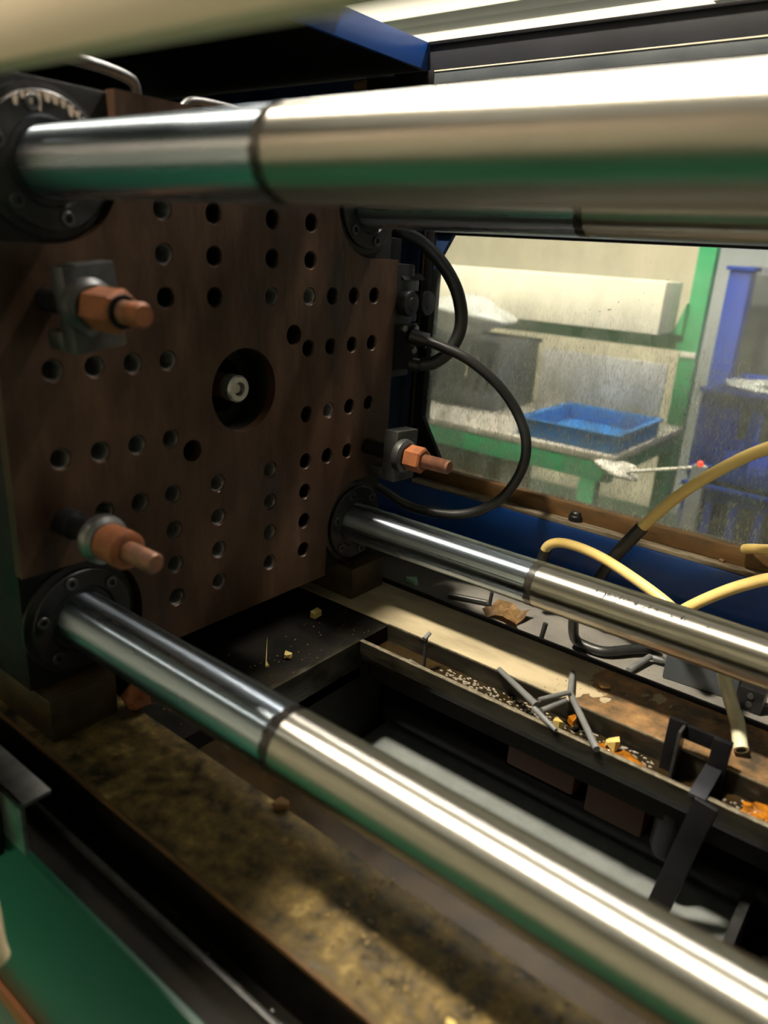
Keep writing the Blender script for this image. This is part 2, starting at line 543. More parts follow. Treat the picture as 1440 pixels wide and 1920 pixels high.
# high bay lamp over the machine
KX, KY, KZ = -.33, -.71, 2.55
t = thing('high_bay_lamp', (KX, KY, KZ), 'round high bay lamp hung from the ceiling above the machine front', 'lamp')
MB().lathe([(KZ, .20), (KZ + .03, .19), (KZ + .14, .08), (KZ + .20, .05), (KZ + .22, .04)], KX, KY, 40, 'z', cap=False).build('shade', 'lampwhite', t)
MB().lathe([(KZ + .010, .14), (KZ + .018, .14)], KX, KY, 32, 'z').build('bulb_disc', 'keyglow', t)
MB().tube([(KX, KY, KZ + .21), (KX, KY, 2.9)], .008, 8).build('stem', 'steel', t)

# ------------------------------------------------------------------ machine bed
bed = thing('machine_bed', (0.2, 0, FLOOR_Z), 'green machine bed with oily slide rails, gutters and open chute', 'machine bed')
X0, X1 = -1.0, 1.35
MB().box(X0, X1, .212, .338, -.47, -.40, .0015).build('rail', 'railfar', bed)['label'] = 'pale oily slide rail'
MB().box(X0, X1, .2102, .2118, -.437, -.4015).build('rail_face', 'gutterwall', bed)
MB().box(X0, X1, -.338, -.212, -.47, -.40, .0015).build('rail', 'railnear', bed)['label'] = 'slide rail crusted with yellow brown debris'
# crust of dirt on the far rail, an uneven raised skin
bmc = MB()
nx, ny = 70, 12
grid = [[None] * (ny + 1) for _ in range(nx + 1)]
for i in range(nx + 1):
    for j in range(ny + 1):
        x = .44 + i / nx * .55
        y = .213 + j / ny * .124
        edge = min(i / 6, (nx - i) / 6, j / 1.2 + .4, (ny - j) / 1.2 + .4, 1)
        h = -.4005 + edge * (.0018 + .0016 * math.sin(37 * x + 11 * y) * math.cos(61 * y) + random.uniform(-.0006, .0009))
        grid[i][j] = bmc.bm.verts.new((x, y, h))
for i in range(nx):
    for j in range(ny):
        bmc.bm.faces.new((grid[i][j], grid[i + 1][j], grid[i + 1][j + 1], grid[i][j + 1]))
o = bmc.build('dirt_crust', 'railrust', bed, 80)
o['label'] = 'rusty crust of dirt on the slide rail'
# black tray lip, tray, and back
MB().box(X0, X1, .339, .345, -.43, -.394, .001).build('tray_lip', 'blackpaint', bed)
MB().box(X0, X1, .345, .52, -.425, -.415).build('tray', 'tray', bed)['label'] = 'grey sheet metal scrap tray'
MB().box(X0, X1, .505, .52, -.416, -.3412).build('back_plate', 'navy', bed)
# gutter on the far side
MB().box(.12, X1, .142, .213, -.438, -.430).build('gutter_floor', 'oil', bed)
MB().box(.12, X1, .1355, .1425, -.4265, -.402, .001).build('gutter_wall', 'gutterwall', bed)
MB().box(.12, X1, .1352, .1428, -.4022, -.4005, .0004).build('wall_edge', 'brightedge', bed)['label'] = 'scraped bright gutter edge'
MB().box(.12, X1, .2112, .2135, -.4018, -.3995, .0004).build('rail_edge', 'brightedge', bed)
MB().box(.12, X1, .150, .214, -.470, -.438).build('gutter_support', 'bedblack', bed)
MB().box(.12, X1, -.213, -.142, -.438, -.430).build('gutter_floor', 'oil', bed)
MB().box(.12, X1, -.1425, -.1355, -.4365, -.412, .001).build('gutter_wall', 'bedblack', bed)
# bed plate under the platen
MB().box(X0, .118, -.213, .213, -.45, -.404).build('bed_plate', 'bedblack', bed)
MB().box(.110, .120, -.142, .142, -.470, -.4015, .001).build('cross_lip', 'gutterwall', bed)
# inner chute
MB().box(.10, .12, -.2, .2, -.62, -.45).build('chute_end', 'bedblack', bed)
MB().box(.10, X1, .24, .25, -.62, -.47).build('chute_side', 'bedblack', bed)
MB().box(.10, X1, -.215, -.20, -.62, -.43).build('chute_side', 'bedblack', bed)
MB().box(.12, .722, -.2, .24, -.612, -.60).build('chute_floor', 'chute', bed)['label'] = 'grey painted chute floor'
MB().box(.722, .734, -.2, .24, -.62, -.545, .001).build('chute_stop', 'darksteel', bed)
MB().box(.734, X1, -.2, .2, -.64, -.63).build('sump_floor', 'bedblack', bed)
MB().tube([(.13, .217, -.563), (1.3, .217, -.563)], .021, 20).build('pipe', 'blackpaint', bed)
for (a, b_, z0, z1) in ((.375, .485, -.535, -.478), (.503, .588, -.548, -.478)):
    MB().box(a, b_, .190, .24, z0, z1, .006).build('wall_lug', 'oxide', bed)['label'] = 'red brown painted lug'
MB().lathe([(-.53, .02), (-.52, .024), (-.46, .024), (-.455, .019), (-.44, .019)], .628, .172, 20, 'z').build('drain_cap', 'blackpaint', bed)
# near side: debris lip, trough, ledge and green side
MB().box(X0, X1, -.3405, -.3370, -.4035, -.3980, .0006).build('rail_lip', 'rustsill', bed)
MB().box(X0, X1, -.3405, -.3382, -.47, -.4036).build('rail_skirt', 'bedblack', bed)
MB().box(X0, X1, -.384, -.3405, -.48, -.468).build('trough', 'bedblack', bed)
MB().box(X0, X1, -.418, -.380, -.475, -.425, .004).build('ledge', 'bedblack', bed)
MB().box(X0, X1, -.384, -.379, -.43, -.416, .001).build('ledge_lip', 'darksteel', bed)
MB().box(X0, X1, -.424, -.416, -.700, -.424, .003).build('side_panel', 'green', bed)['label'] = 'green painted side panel'
MB().box(X0, X1, -.430, -.414, -.732, -.701, .006).build('edge_strip', 'orangestrip', bed)['label'] = 'orange brown edge strip'
MB().box(X0, X1, -.424, -.40, FLOOR_Z, -.732).build('base_skirt', 'tray', bed)
MB().box(X0, X1, .50, .52, FLOOR_Z, -.425).build('rear_skirt', 'green', bed)
MB().box(X0, X1, -.40, .50, FLOOR_Z, -.66).build('base_block', 'bedblack', bed)
# steel angle at the near edge below the platen
MB().box(-.12, .135, -.424, -.390, -.366, -.360, .001).box(-.12, .135, -.424, -.419, -.425, -.360, .001).build('guide_angle', 'steel', bed)

# ------------------------------------------------------------------ platen
HALF_Y, HALF_Z = .333, .339
plat = thing('moving_platen', (0, 0, -.40), 'brown oily mould platen full of bolt holes', 'platen')
holes = []
for sy in (-1, 1):
    for sz in (-1, 1):
        for yy in (.05, .125):
            for zz in (.125, .175, .225, .275):
                holes.append((sy * yy, sz * zz))
        holes.append((sy * .125, sz * .05))
        for yy in (.175, .225, .275):
            for zz in (.05, .125):
                if not (sy < 0 and sz > 0 and zz == .125 and yy == .175):
                    holes.append((sy * yy, sz * zz))
HR = .0118
big = [(.094, .071), (-.092, -.071)]
BR = .0150
BAR_AXIS = {(-1, 1): (-.2575, .2590), (1, 1): (.26, .26), (-1, -1): (-.2610, -.2585), (1, -1): (.2595, -.2615)}
cut = MB()
for (y, z) in holes:
    cut.lathe([(-.062, HR), (-.0022, HR), (.0002, HR + .0016), (.02, HR + .0016)], y, z, 20)
for (y, z) in big:
    cut.lathe([(-.08, BR), (.02, BR)], y, z, 24)
for sy in (-1, 1):
    for sz in (-1, 1):
        cut.lathe([(-.2, .0356), (.03, .0356)], *BAR_AXIS[(sy, sz)], 40)
cut.lathe([(-.135, .040), (-.055, .040), (-.055, .058), (.02, .058)], 0, 0, 64)
cut_me = cut.mesh('cut')
# raised face: cross with concave corners round the tie bars
CR = .079
BY = BZ = .26
quarter = [(HALF_Y, BZ - CR)]
for k in range(0, 13):
    a = -math.pi / 2 - k / 12 * math.pi / 2
    quarter.append((BY + CR * math.cos(a), BZ + CR * math.sin(a)))
quarter.append((BY - CR, HALF_Z))
poly = []
poly += quarter
poly += [(-y, z) for (y, z) in reversed(quarter)]
poly += [(-y, -z) for (y, z) in quarter]
poly += [(y, -z) for (y, z) in reversed(quarter)]
face_me = boolean_cut(MB().prism(poly, 'x', -.0150, 0.0).mesh('mounting_face'), cut_me.copy())
link('mounting_face', face_me, 'face', plat)
body = MB()
body.box(-.15, -.0151, -HALF_Y + .002, HALF_Y - .002, -HALF_Z + .002, HALF_Z - .002, .002)
body_me = boolean_cut(body.mesh('platen_body'), cut_me.copy())
link('platen_body', body_me, 'cast', plat)

# threaded sleeve mesh shared by all bolt holes
tm = MB()
prof = []
nthr = 11
for k in range(nthr * 2 + 1):
    prof.append((-.058 + k / (nthr * 2) * .0555, HR - .0002 if k % 2 == 0 else HR - .0013))
tm.lathe(prof, 0, 0, 16, cap=False)
thread_me = tm.mesh('thread', 80)
for f in thread_me.polygons:
    f.flip()
thread_me.materials.append(M['thread'])
rd = random.Random(3)
M['threadshade'] = mat('shaded thread steel', (0.12, 0.11, 0.095), (0.05, 0.045, 0.04), rough=0.3, metal=0.9, scale=60)  # darker copy of the thread steel for holes out of the light
thread_shade = thread_me.copy()
thread_shade.materials.clear()
thread_shade.materials.append(M['threadshade'])
for (y, z) in holes:
    bright = (z < .06 and y < .06) or rd.random() < .2  # glints painted by colour on lower near threads, plus a random few
    o = bpy.data.objects.new('bolt_thread', thread_me if bright else thread_shade)
    COL.objects.link(o)
    o.parent = plat
    o.location = (0, y, z + .40)
# corner bushings with cap screws
for sy in (-1, 1):
    for sz in (-1, 1):
        cy, cz = BAR_AXIS[(sy, sz)]
        fl = MB().lathe([(-.0150, .0347), (-.0150, .073), (-.010, .073), (-.0085, .0655), (-.003, .0655), (-.0015, .064), (-.0015, .044), (-.004, .041),
                         (-.004, .0347), (-.0150, .0347)], cy, cz, 72, cap=False).build('bushing_flange', 'flange', plat)
        for k in range(6):
            a = math.radians(45 + 60 * k)
            yy, zz = cy + .0545 * math.cos(a), cz + .0545 * math.sin(a)
            if abs(yy) > HALF_Y - .004 or abs(zz) > HALF_Z - .004:
                continue
            MB().lathe([(-.004, .0075), (.0005, .0075), (.0012, .0068), (.0012, .0042), (-.003, .0038)], yy, zz, 16).build('cap_screw', 'darksteel', fl)
# peeling paint on the bushing above the tilted clamp
pf = MB()
for k in range(12):
    a = math.radians(118 - 8 * k)
    ln = random.uniform(.004, .014) * (1.4 if k in (3, 4) else .8)
    c = Vector((-.0012, -BY + .061 * math.cos(a), BZ + .061 * math.sin(a)))
    d = Vector((0, random.uniform(-.2, .2), -1))
    w = random.uniform(.002, .0045)
    poly_ = [(c.y - w, c.z + w * .4), (c.y + w, c.z + w * .3), (c.y + w * .5, c.z - ln), (c.y - w * .4, c.z - ln * .9)]
    pf.prism(poly_, 'x', -.0018, -.0006)
o = pf.build('paint_flakes', 'paintflake', plat)
o['kind'] = 'stuff'
# slide shoes under the platen
for sy in (-1, 1):
    MB().box(-.13, .016, min(sy * .235, sy * .325), max(sy * .235, sy * .325), -.3995, -.3405, .003).build('slide_shoe', 'shoe', plat)
MB().blob((.030, -.216, -.376), (.018, .017, .020), 4, 2, .3).build('grease_plug', 'rust', plat)
# lifting rods lying on top of the platen
MB().tube([(-.07, -.235, .372), (-.07, -.156, .371), (-.07, -.116, .366), (-.07, -.106, .358), (-.07, -.105, .338)], .0065, 14).build('lifting_rod', 'darksteel', plat)
MB().tube([(-.07, -.045, .335), (-.07, -.036, .350), (-.07, -.016, .358), (-.07, .05, .358), (-.07, .062, .35), (-.07, .065, .335)], .006, 14).build('lifting_rod', 'darksteel', plat)
MB().box(-.06, -.03, -.17, .17, HALF_Z - .0015, HALF_Z + .0015).build('top_scale', 'rustsill', plat)

# ------------------------------------------------------------------ tie bars
BAR_R = .0345


def tie_bar(cy, cz, mark, label):
    t = thing('tie_bar', (0.6, cy, cz - BAR_R), label, 'tie bar', 'four tie bars through the platen')
    MB().lathe([(-.5, BAR_R), (mark - .004, BAR_R)], cy, cz, 72).build('polished_section', 'chrome', t)
    MB().lathe([(mark + .004, BAR_R + .0002), (1.34, BAR_R + .0002)], cy, cz, 72).build('worn_section', 'worn', t)
    g = MB()
    rings = []
    r_ = random.Random(int(1000 * abs(cy + 2 * cz)))
    seg = 64
    a = []
    b = []
    for k in range(seg):
        th = 2 * math.pi * k / seg
        w = .0045 + .003 * r_.random()
        c_, s_ = math.cos(th), math.sin(th)
        a.append(g.bm.verts.new((mark - w - .003 * r_.random(), cy + (BAR_R + .0003) * c_, cz + (BAR_R + .0003) * s_)))
        b.append(g.bm.verts.new((mark + .0045, cy + (BAR_R + .0006) * c_, cz + (BAR_R + .0006) * s_)))
    for k in range(seg):
        g.bm.faces.new((a[k], a[(k + 1) % seg], b[(k + 1) % seg], b[k]))
    g.build('grime_ring', 'grime', t, 80)
    return t


tie_bar(-.2575, .2590, .340, 'thick steel tie bar with white glare just above the tilted loose clamp')
tie_bar(.26, .26, .355, 'dark steel tie bar running along the top of the dirty window')
tie_bar(-.2610, -.2585, .356, 'steel tie bar low over the debris covered rail, below the plateless clamp stud')
tbd = tie_bar(.2595, -.2615, .356, 'steel tie bar with small black ink marks above the grey scrap tray')
# pen marks written along the bar over the tray
n_ = Vector((0, -.62, .785)).normalized()
xs = [.452, .462, .470, .480, .489, .497, .505, .512, .519, .526, .534, .560, .566, .574, .603]
for k, x in enumerate(xs):
    g = MB()
    for q in range(random.choice((1, 2, 2, 3))):
        a0 = math.atan2(n_.z, n_.y) + random.uniform(-.12, .10)
        x0 = x + random.uniform(-.003, .003)
        pts = []
        for j in range(4):
            aa = a0 + j * random.uniform(-.05, .09)
            pts.append((x0 + j * random.uniform(-.0008, .0016), .2595 + (BAR_R + .0004) * math.cos(aa), -.2615 + (BAR_R + .0004) * math.sin(aa)))
        g.tube(pts, .00055, 6, 3)
    g.build('ink_mark', 'ink', tbd)


# ------------------------------------------------------------------ clamps
def clamp(y, z, label, plate=True, tilt=0.0, dy=0.0, dz=0.0, px=(.034, .062), thread_show=False, nl=.030):
    t = thing('mould_clamp', (0.06, y, z - .05), label, 'clamp', 'clamps bolted on the platen')
    x = px[1]
    if plate:
        R = rx(tilt)
        c = (0, y + dy, z + dz)
        p = MB()
        p.box(px[0], px[1], y + dy - .029, y + dy + .029, z + dz - .043, z + dz + .043, .003, R, ((px[0] + px[1]) / 2, y + dy, z + dz))
        p.build('clamp_plate', 'darksteel', t)
        MB().lathe([(.0002, .0130), (px[0], .0130)], y, z, 24).build('stud_sleeve', 'blackpaint', t)
        pt = MB()
        pt.box(px[0] - .030, px[0] + .001, y + dy - .029, y + dy + .029, z + dz - .043, z + dz - .022, .003, R, ((px[0] + px[1]) / 2, y + dy, z + dz))
        pt.build('clamp_heel', 'darksteel', t)
    else:
        MB().lathe([(.0005, .017), (.02, .017), (.022, .0135), (x, .0135)], y, z, 32).build('spacer', 'blackpaint', t)
    MB().lathe([(x, .0125), (x, .0275), (x + .004, .0285), (x + .012, .0275), (x + .016, .022), (x + .016, .0125)], y, z, 40, cap=False).build('washer', 'steel' if not plate else 'darksteel', t)
    xn = x + .0165
    MB().lathe([(xn, .0185), (xn + .002, .0215), (xn + nl - .0025, .0215), (xn + nl, .0180), (xn + nl, .0123)], y, z, 6 if plate else 32, off=.3).build('nut', 'rust', t, 20 if plate else 40)
    tip = .172
    prof = [(-.03, .0105), (xn + nl, .0112)]
    if thread_show:
        k = 0
        xx = xn + nl + .001
        while xx < tip - .004:
            prof.append((xx, .0118))
            prof.append((xx + .0014, .0100))
            xx += .0028
    prof += [(tip - .003, .0115), (tip, .0095)]
    MB().lathe(prof, y, z, 28).build('stud', 'rustdark', t, 50)
    if not thread_show and plate:
        MB().lathe([(xn + nl + .0001, .0165), (xn + nl + .002, .0160), (xn + nl + .002, .0114)], y, z, 24).build('collar', 'blackpaint', t)
        MB().lathe([(tip - .020, .0117), (tip - .004, .0120), (tip + .0005, .0098)], y, z, 28).build('stud_tip', 'rust', t)
    return t


clamp(-.275, .125, 'loose tilted clamp plate with orange rusty nut below the bright bar', True, 7, .010, -.002, (.052, .076), nl=.046)
clamp(-.275, -.125, 'rusty nut and long plain stud on a washer, without clamp plate', False, px=(0, .070), nl=.038)
clamp(.275, -.125, 'black clamp plate with copper nut and threaded stud beside the hoses', True, -3, .016, -.004, (.046, .074), True, nl=.032)

# ejector rod in the centre bore
t = thing('ejector_rod', (-.06, -.004, -.02), 'steel ejector rod with socket end inside the round centre bore', 'rod')
MB().lathe([(-.13, .0178), (-.026, .0178)], -.004, .001, 28).build('rod', 'rustdark', t)
MB().lathe([(-.0262, .0190), (-.010, .0190), (-.0065, .0165), (-.0065, .0098), (-.018, .0095)], -.004, .001, 28, cap=True).build('collar_head', 'brightsteel', t, 30)
MB().lathe([(-.0179, .0080), (-.0120, .0065), (-.0118, .002)], -.004, .001, 20).build('socket_screw', 'brightsteel', t)

# ------------------------------------------------------------------ rear guard with dirty window
gy = .54
rg = thing('rear_guard', (.4, gy, -.415), 'rear guard door with blue beam, rusty sill and scratched window', 'guard')
GX1 = 1.3
MB().prism([(-.075, -.24), (GX1, -.24), (GX1, .26), (-.075, .26)], 'y', gy + .004, gy + .008).build('window_pane', 'pane', rg)['label'] = 'scratched oily clear window pane'
MB().box(-.098, -.066, gy - .012, gy + .02, -.42, .4773, .002).build('post', 'blackpaint', rg)
MB().box(-.120, -.098, gy - .016, gy + .02, -.42, .4773, .003).build('post_strip', 'navy', rg)
MB().box(-.0885, -.0865, gy - .0135, gy - .0115, -.40, .4770).build('rust_line', 'rustsill', rg)
MB().box(-.9298, -.120, gy - .01, gy + .02, -.42, .499).build('side_sheet', 'navy', rg)
MB().prism([(-.066, .165), (-.066, .245), (-.020, .245)], 'y', gy - .008, gy + .003).build('gusset', 'navy', rg)
MB().prism([(-.066, -.120), (.014, -.245), (-.066, -.245)], 'y', gy - .008, gy + .003).build('gusset', 'blackpaint', rg)
MB().box(-.066, GX1, gy - .012, gy + .02, .2285, .262, .002).build('window_header', 'blackpaint', rg)
MB().box(-.066, GX1, gy - .016, gy - .010, .232, .236, .0008).build('header_strip', 'slate', rg)
MB().box(-.30, GX1, gy - .004, gy + .02, .262, .4997).build('upper_sheet', 'beamdark', rg)
MB().box(-.066, GX1, gy - .010, gy + .02, -.2465, -.2175, .003).build('window_sill', 'rustsill', rg)
MB().box(-.066, GX1, gy - .030, gy + .02, -.2535, -.2466, .001).build('sill_ledge', 'ledge', rg)
MB().box(-.30, GX1, gy - .032, gy + .02, -.335, -.2536, .003).build('blue_beam', 'blue', rg)['label'] = 'glossy blue lower beam'
MB().box(-.30, GX1, gy - .055, gy - .012, -.341, -.3352, .001).build('blue_flange', 'blue', rg)
# rubber stop on the ledge
st = MB().lathe([(-.2466, .0135), (-.238, .0135), (-.236, .0120)], .289, .532, 24, 'z').build('rubber_stop', 'blackplastic', rg)
MB().lathe([(-.236, .0105), (-.231, .0100), (-.229, .008)], .289, .532, 24, 'z').build('stop_cap', 'rubber', st)
MB().lathe([(-.2466, .006), (-.2435, .006), (-.242, .0045)], .545, .530, 6, 'z').build('bolt_head', 'rustsill', rg)

# ------------------------------------------------------------------ top cover round the opening
tc_ = thing('top_cover', (0, 0.2, .50), 'blue edged top cover with added dark sheets framing the lit opening', 'guard')
MB().box(-.116, -.108, .03, .528, .500, .5435, .001).build('blue_edge', 'blue', tc_)['label'] = 'blue painted edge plate'
MB().box(-.95, -.116, .03, .56, .505, .5435).build('shade_cover', 'shadeblack', tc_)  # added near-black sheets hold the space behind the platen in shade
MB().box(-.95, -.26, -.43, .03, .505, .5435).build('shade_cover', 'shadeblack', tc_)
MB().box(-.116, GX1, .195, .30, .544, .552).build('light_baffle', 'shadeblack', tc_)  # unseen baffle added to keep batten light off near rail and platen
MB().box(-.108, GX1, .528, .56, .500, .5435, .001).build('rear_beam', 'beamdark', tc_)
MB().box(-.108, GX1, .522, .5285, .5385, .5440, .0008).build('beam_lip', 'blackpaint', tc_)
MB().box(-.090, GX1, .522, .5298, .4775, .4972, .001).build('slide_track', 'slate', tc_)
MB().box(-.090, GX1, .5205, .5225, .4962, .4982, .0004).build('track_glint', 'tubepaint', tc_)  # pale strip paints the highlight along the track's top edge
MB().box(-.245, -.090, .522, .5298, .478, .4995, .001).build('track_end', 'blackpaint', tc_)
MB().box(-.245, -.180, .5205, .5225, .496, .500, .0004).build('end_clip', 'slate', tc_)
MB().tube([(-.27, .5215, .486), (-.2445, .5215, .487)], .008, 12).build('end_pin', 'rustsill', tc_)
MB().box(-.95, -.93, -.40, .5045, -.3935, .505).build('shade_end', 'shadeblack', tc_)  # unseen end and front sheets added to block the hall light
MB().box(-.95, -.26, -.43, -.415, -.36, .505).build('shade_front', 'shadeblack', tc_)

# rail of the front guard, close to the camera
t = thing('guard_rail', (.0, -.43, .2885), 'beige painted rail of the open front guard', 'rail')
MB().box(-.2598, .66, -.440, -.420, .2885, .350, .003).build('rail', 'tubepaint', t)
MB().box(-.2598, .18, -.570, -.335, .5375, .5475, .002).build('shade_shelf', 'blackpaint', t)  # unseen shelf added to cast shade on the near rail and ledge
for x in (-.25, .08):
    MB().box(x, x + .03, -.438, -.422, .3502, .5373, .002).build('strut', 'blackpaint', t)

# ------------------------------------------------------------------ valve block and hoses
t = thing('valve_block', (0, .37, -.01), 'black valve block with round knobs and cable plugs on the platen side', 'valve')
MB().box(-.11, .000, .3332, .382, -.012, .175, .003).build('body', 'blackplastic', t)
MB().box(-.050, -.002, .336, .400, .080, .150, .004).build('coil_box', 'blackplastic', t)
for (y, z) in ((.3555, .112), (.4055, .112)):
    k = MB().lathe([(-.004, .020), (.012, .0215), (.017, .020), (.018, .012)], y, z, 28).build('knob', 'blackplastic', t)
    MB().lathe([(.0178, .011), (.0195, .010), (.0200, .004)], y, z, 24).build('knob_cap', 'rubber', k)
MB().prism([(-.055, .150), (.006, .150), (-.004, .160), (-.050, .158)], 'y', .345, .405).build('coil_lid', 'blackpaint', t)
MB().box(-.055, -.020, .336, .366, .160, .215, .002).build('terminal', 'blackpaint', t)
MB().prism([(-.03, .163), (-.004, .160), (-.008, .172), (-.03, .180)], 'y', .346, .352).build('torn_tag', 'scrap', t)
MB().box(-.020, .004, .336, .396, .000, .078, .002).build('plug_plate', 'blackpaint', t)
for (y, z) in ((.352, .071), (.386, .069), (.384, .032)):
    sc_ = MB().lathe([(.004, .0062), (.009, .0062), (.0105, .005)], y, z, 16).build('screw', 'steel', t)
MB().tube([(.002, .378, .057), (.030, .392, .050)], .0135, 16).build('hose_nipple', 'blackplastic', t)
MB().tube([(-.005, .384, .008), (.012, .396, .005)], .0125, 16).build('hose_nipple', 'blackplastic', t)


def hose(name, pts, r, m, label, cat='hose', group=None, seg=18):
    o = MB().tube([Vector(p) for p in pts], r, seg, 10).build(name, m)
    return tag(o, label, cat, group)


def mm(*pts):
    return [(x / 1000, y / 1000, z / 1000) for x, y, z in pts]


hose('rubber_hose', mm((-110, 380, 232), (-75, 390, 232), (-46, 400, 225), (-19, 420, 211), (22, 430, 178), (58, 430, 133), (71, 430, 82), (62, 420, 40), (38, 410, 14), (11, 400, 6)),
     .0115, 'rubber', 'black rubber hose looping from above the valve down to its lower nipple')
hose('rubber_hose', mm((20, 388, 52), (53, 391, 46), (106, 406, 28), (156, 430, -10), (187, 455, -58), (209, 457, -105), (208, 455, -154), (184, 447, -207), (142, 437, -244), (87, 420, -262), (15, 402, -261), (-39, 385, -240), (-75, 365, -215)),
     .0090, 'rubber', 'black rubber hose in a wide loop hanging before the window')
hose('rubber_hose', mm((395, 330, -320), (383, 355, -352), (377, 388, -396), (392, 392, -405), (427, 396, -405), (456, 430, -404), (490, 470, -404)),
     .0085, 'rubber', 'short black hose curled on the grey tray under the tie bar')
# yellow hoses
t = thing('air_hose', (.5, .44, -.30), 'yellow clear hose rising across the window out of a black sleeve', 'hose')
MB().tube(mm((1290, 470, 230), (1100, 430, 210), (900, 395, 150), (760, 395, 85), (660, 410, 15), (594, 420, -28), (553, 430, -59), (500, 440, -110), (458, 450, -162), (425, 450, -212)), .0090, 18, 10).build('hose', 'yellow', t)
MB().tube(mm((434, 450, -198), (404, 450, -250), (383, 450, -296), (372, 450, -330)), lambda u: .0112 - .002 * (u > .55), 16, 10).build('sleeve', 'rubber', t)
t = thing('air_hose', (.4, .43, -.30), 'yellow clear hose bent out of the gap, dipping behind the tie bar', 'hose')
MB().tube(mm((272, 446, -330), (276, 442, -300), (284, 440, -272), (312, 440, -259), (367, 430, -257), (430, 410, -264), (511, 380, -280), (560, 358, -300)), .0085, 18, 10).build('hose', 'yellow', t)
MB().tube(mm((271, 447, -345), (274, 443, -312), (280, 441, -281)), .0098, 16, 8).build('sleeve', 'rubber', t)
hose('air_hose', mm((500, 392, -335), (532, 400, -293), (569, 410, -258), (607, 412, -228), (650, 410, -203), (740, 405, -178), (880, 420, -190), (1060, 450, -250), (1290, 470, -320)), .0088, 'yellow', 'yellow clear hose rising beside the tie bar towards the blue beam')
hose('air_hose', mm((1290, 500, -60), (1020, 495, -90), (830, 490, -128), (680, 500, -180), (613, 503, -198), (587, 512, -207), (575, 522, -214)), .0080, 'yellow', 'yellow hose end lying against the rusty window sill')
t = thing('drain_hose', (.65, .28, -.40), 'cloudy hose hanging under the tie bar, open end on the rail', 'hose')
MB().tube(mm((600, 345, -290), (612, 335, -322), (636, 303, -350), (656, 281, -371), (668, 256, -383), (673, 247, -388)), .0095, 18, 10).build('hose', 'clearhose', t)
MB().tube(mm((673.0, 246.9, -388.1), (673.2, 246.6, -388.3)), .0062, 14).build('bore', 'grime', t)  # dark disc painted for the shade inside the open hose end

# ------------------------------------------------------------------ things on the tray and in the gutter
t = thing('sensor_box', (.58, .43, -.415), 'dark grey sensor box with cable plug on the tray', 'box')
MB().box(.520, .628, .405, .445, -.4145, -.372, .003, rz(6)).build('housing', 'slate', t)
MB().box(.632, .668, .395, .430, -.4145, -.378, .003).build('plug', 'blackplastic', t)
for z in (-.388, -.402):
    MB().lathe([(.393, .0045), (.397, .0045), (.399, .003)], .650, z, 14, 'y').build('plug_screw', 'steel', t)

sprue_n = 0


def sprue(pts, r, label, m='sprue', smooth=1, r_end=None):
    g = MB()
    for i in range(len(pts) - 1):
        g.tube([pts[i], pts[i + 1]], r, 12, 1, r_end=r_end)
    return tag(g.build('plastic_sprue', m), label, 'sprue', 'moulding sprues lying in the bed')


GZ = -.43
sprue(mm((335, 209, -395), (424, 158, -392)), .0042, 'straight grey sprue leaning across the gutter', r_end=.0052)
sprue(mm((424, 152, -394.5), (468, 131, -397.5)), .0042, 'short grey sprue stub over the gutter edge', r_end=.003)
sprue(mm((432, 160, -398), (449.5, 199, -392)), .0046, 'short thick grey sprue lying over the gutter')
sprue(mm((426, 160, -383.5), (450, 208, -383)), .0036, 'thin grey sprue resting on a thicker one over the gutter')
sprue(mm((424, 276, -392), (448, 216, -390), (528, 124, -393)), .0046, 'bent grey sprue with long leg over the gutter wall')
sprue(mm((196, 170, -423), (250, 160, -422), (322, 166, -423)), .0048, 'long grey sprue lying wet along the gutter floor')
sprue(mm((222, 174, -424), (222, 174, -372)), .0028, 'thin upright black sprue standing in the gutter', 'sprueblack')
sprue(mm((222, 168, -371), (222, 182, -366)), .0036, 'small grey sprue head atop the upright pin')
sprue(mm((478, 371, -408), (490, 432, -404)), .0052, 'grey sprue arm lying on the tray against the lip')
sprue(mm((492, 434, -405), (517, 438, -404.5)), .0046, 'pale grey sprue ending against the sensor box')
sprue(mm((332, 352, -412), (336, 356, -372)), .0042, 'short black sprue standing at the tray lip', 'sprueblack')
sprue(mm((120, 395, -408), (190, 420, -408)), .0048, 'dark sprue lying at the shaded end of the tray', 'sprueblack')
sprue(mm((194, 421.5, -412), (196, 422, -385)), .0036, 'short dark stub upright at the shaded tray end', 'sprueblack')


def scrap(x, y, z, sx, sy, sz, m, label, seed, name='plastic_scrap', cat='scrap'):
    rd_ = random.Random(seed)
    n = rd_.choice((5, 6, 7))
    poly_ = []
    for k in range(n):
        a = 2 * math.pi * k / n + rd_.uniform(-.3, .3)
        poly_.append((x + sx * math.cos(a) * rd_.uniform(.6, 1.1), y + sy * math.sin(a) * rd_.uniform(.6, 1.1)))
    g = MB().prism(poly_, 'z', z, z + sz)
    for v in g.bm.verts:
        v.co.z += rd_.uniform(0, sz * .9)
    return tag(g.build(name, m), label, cat)


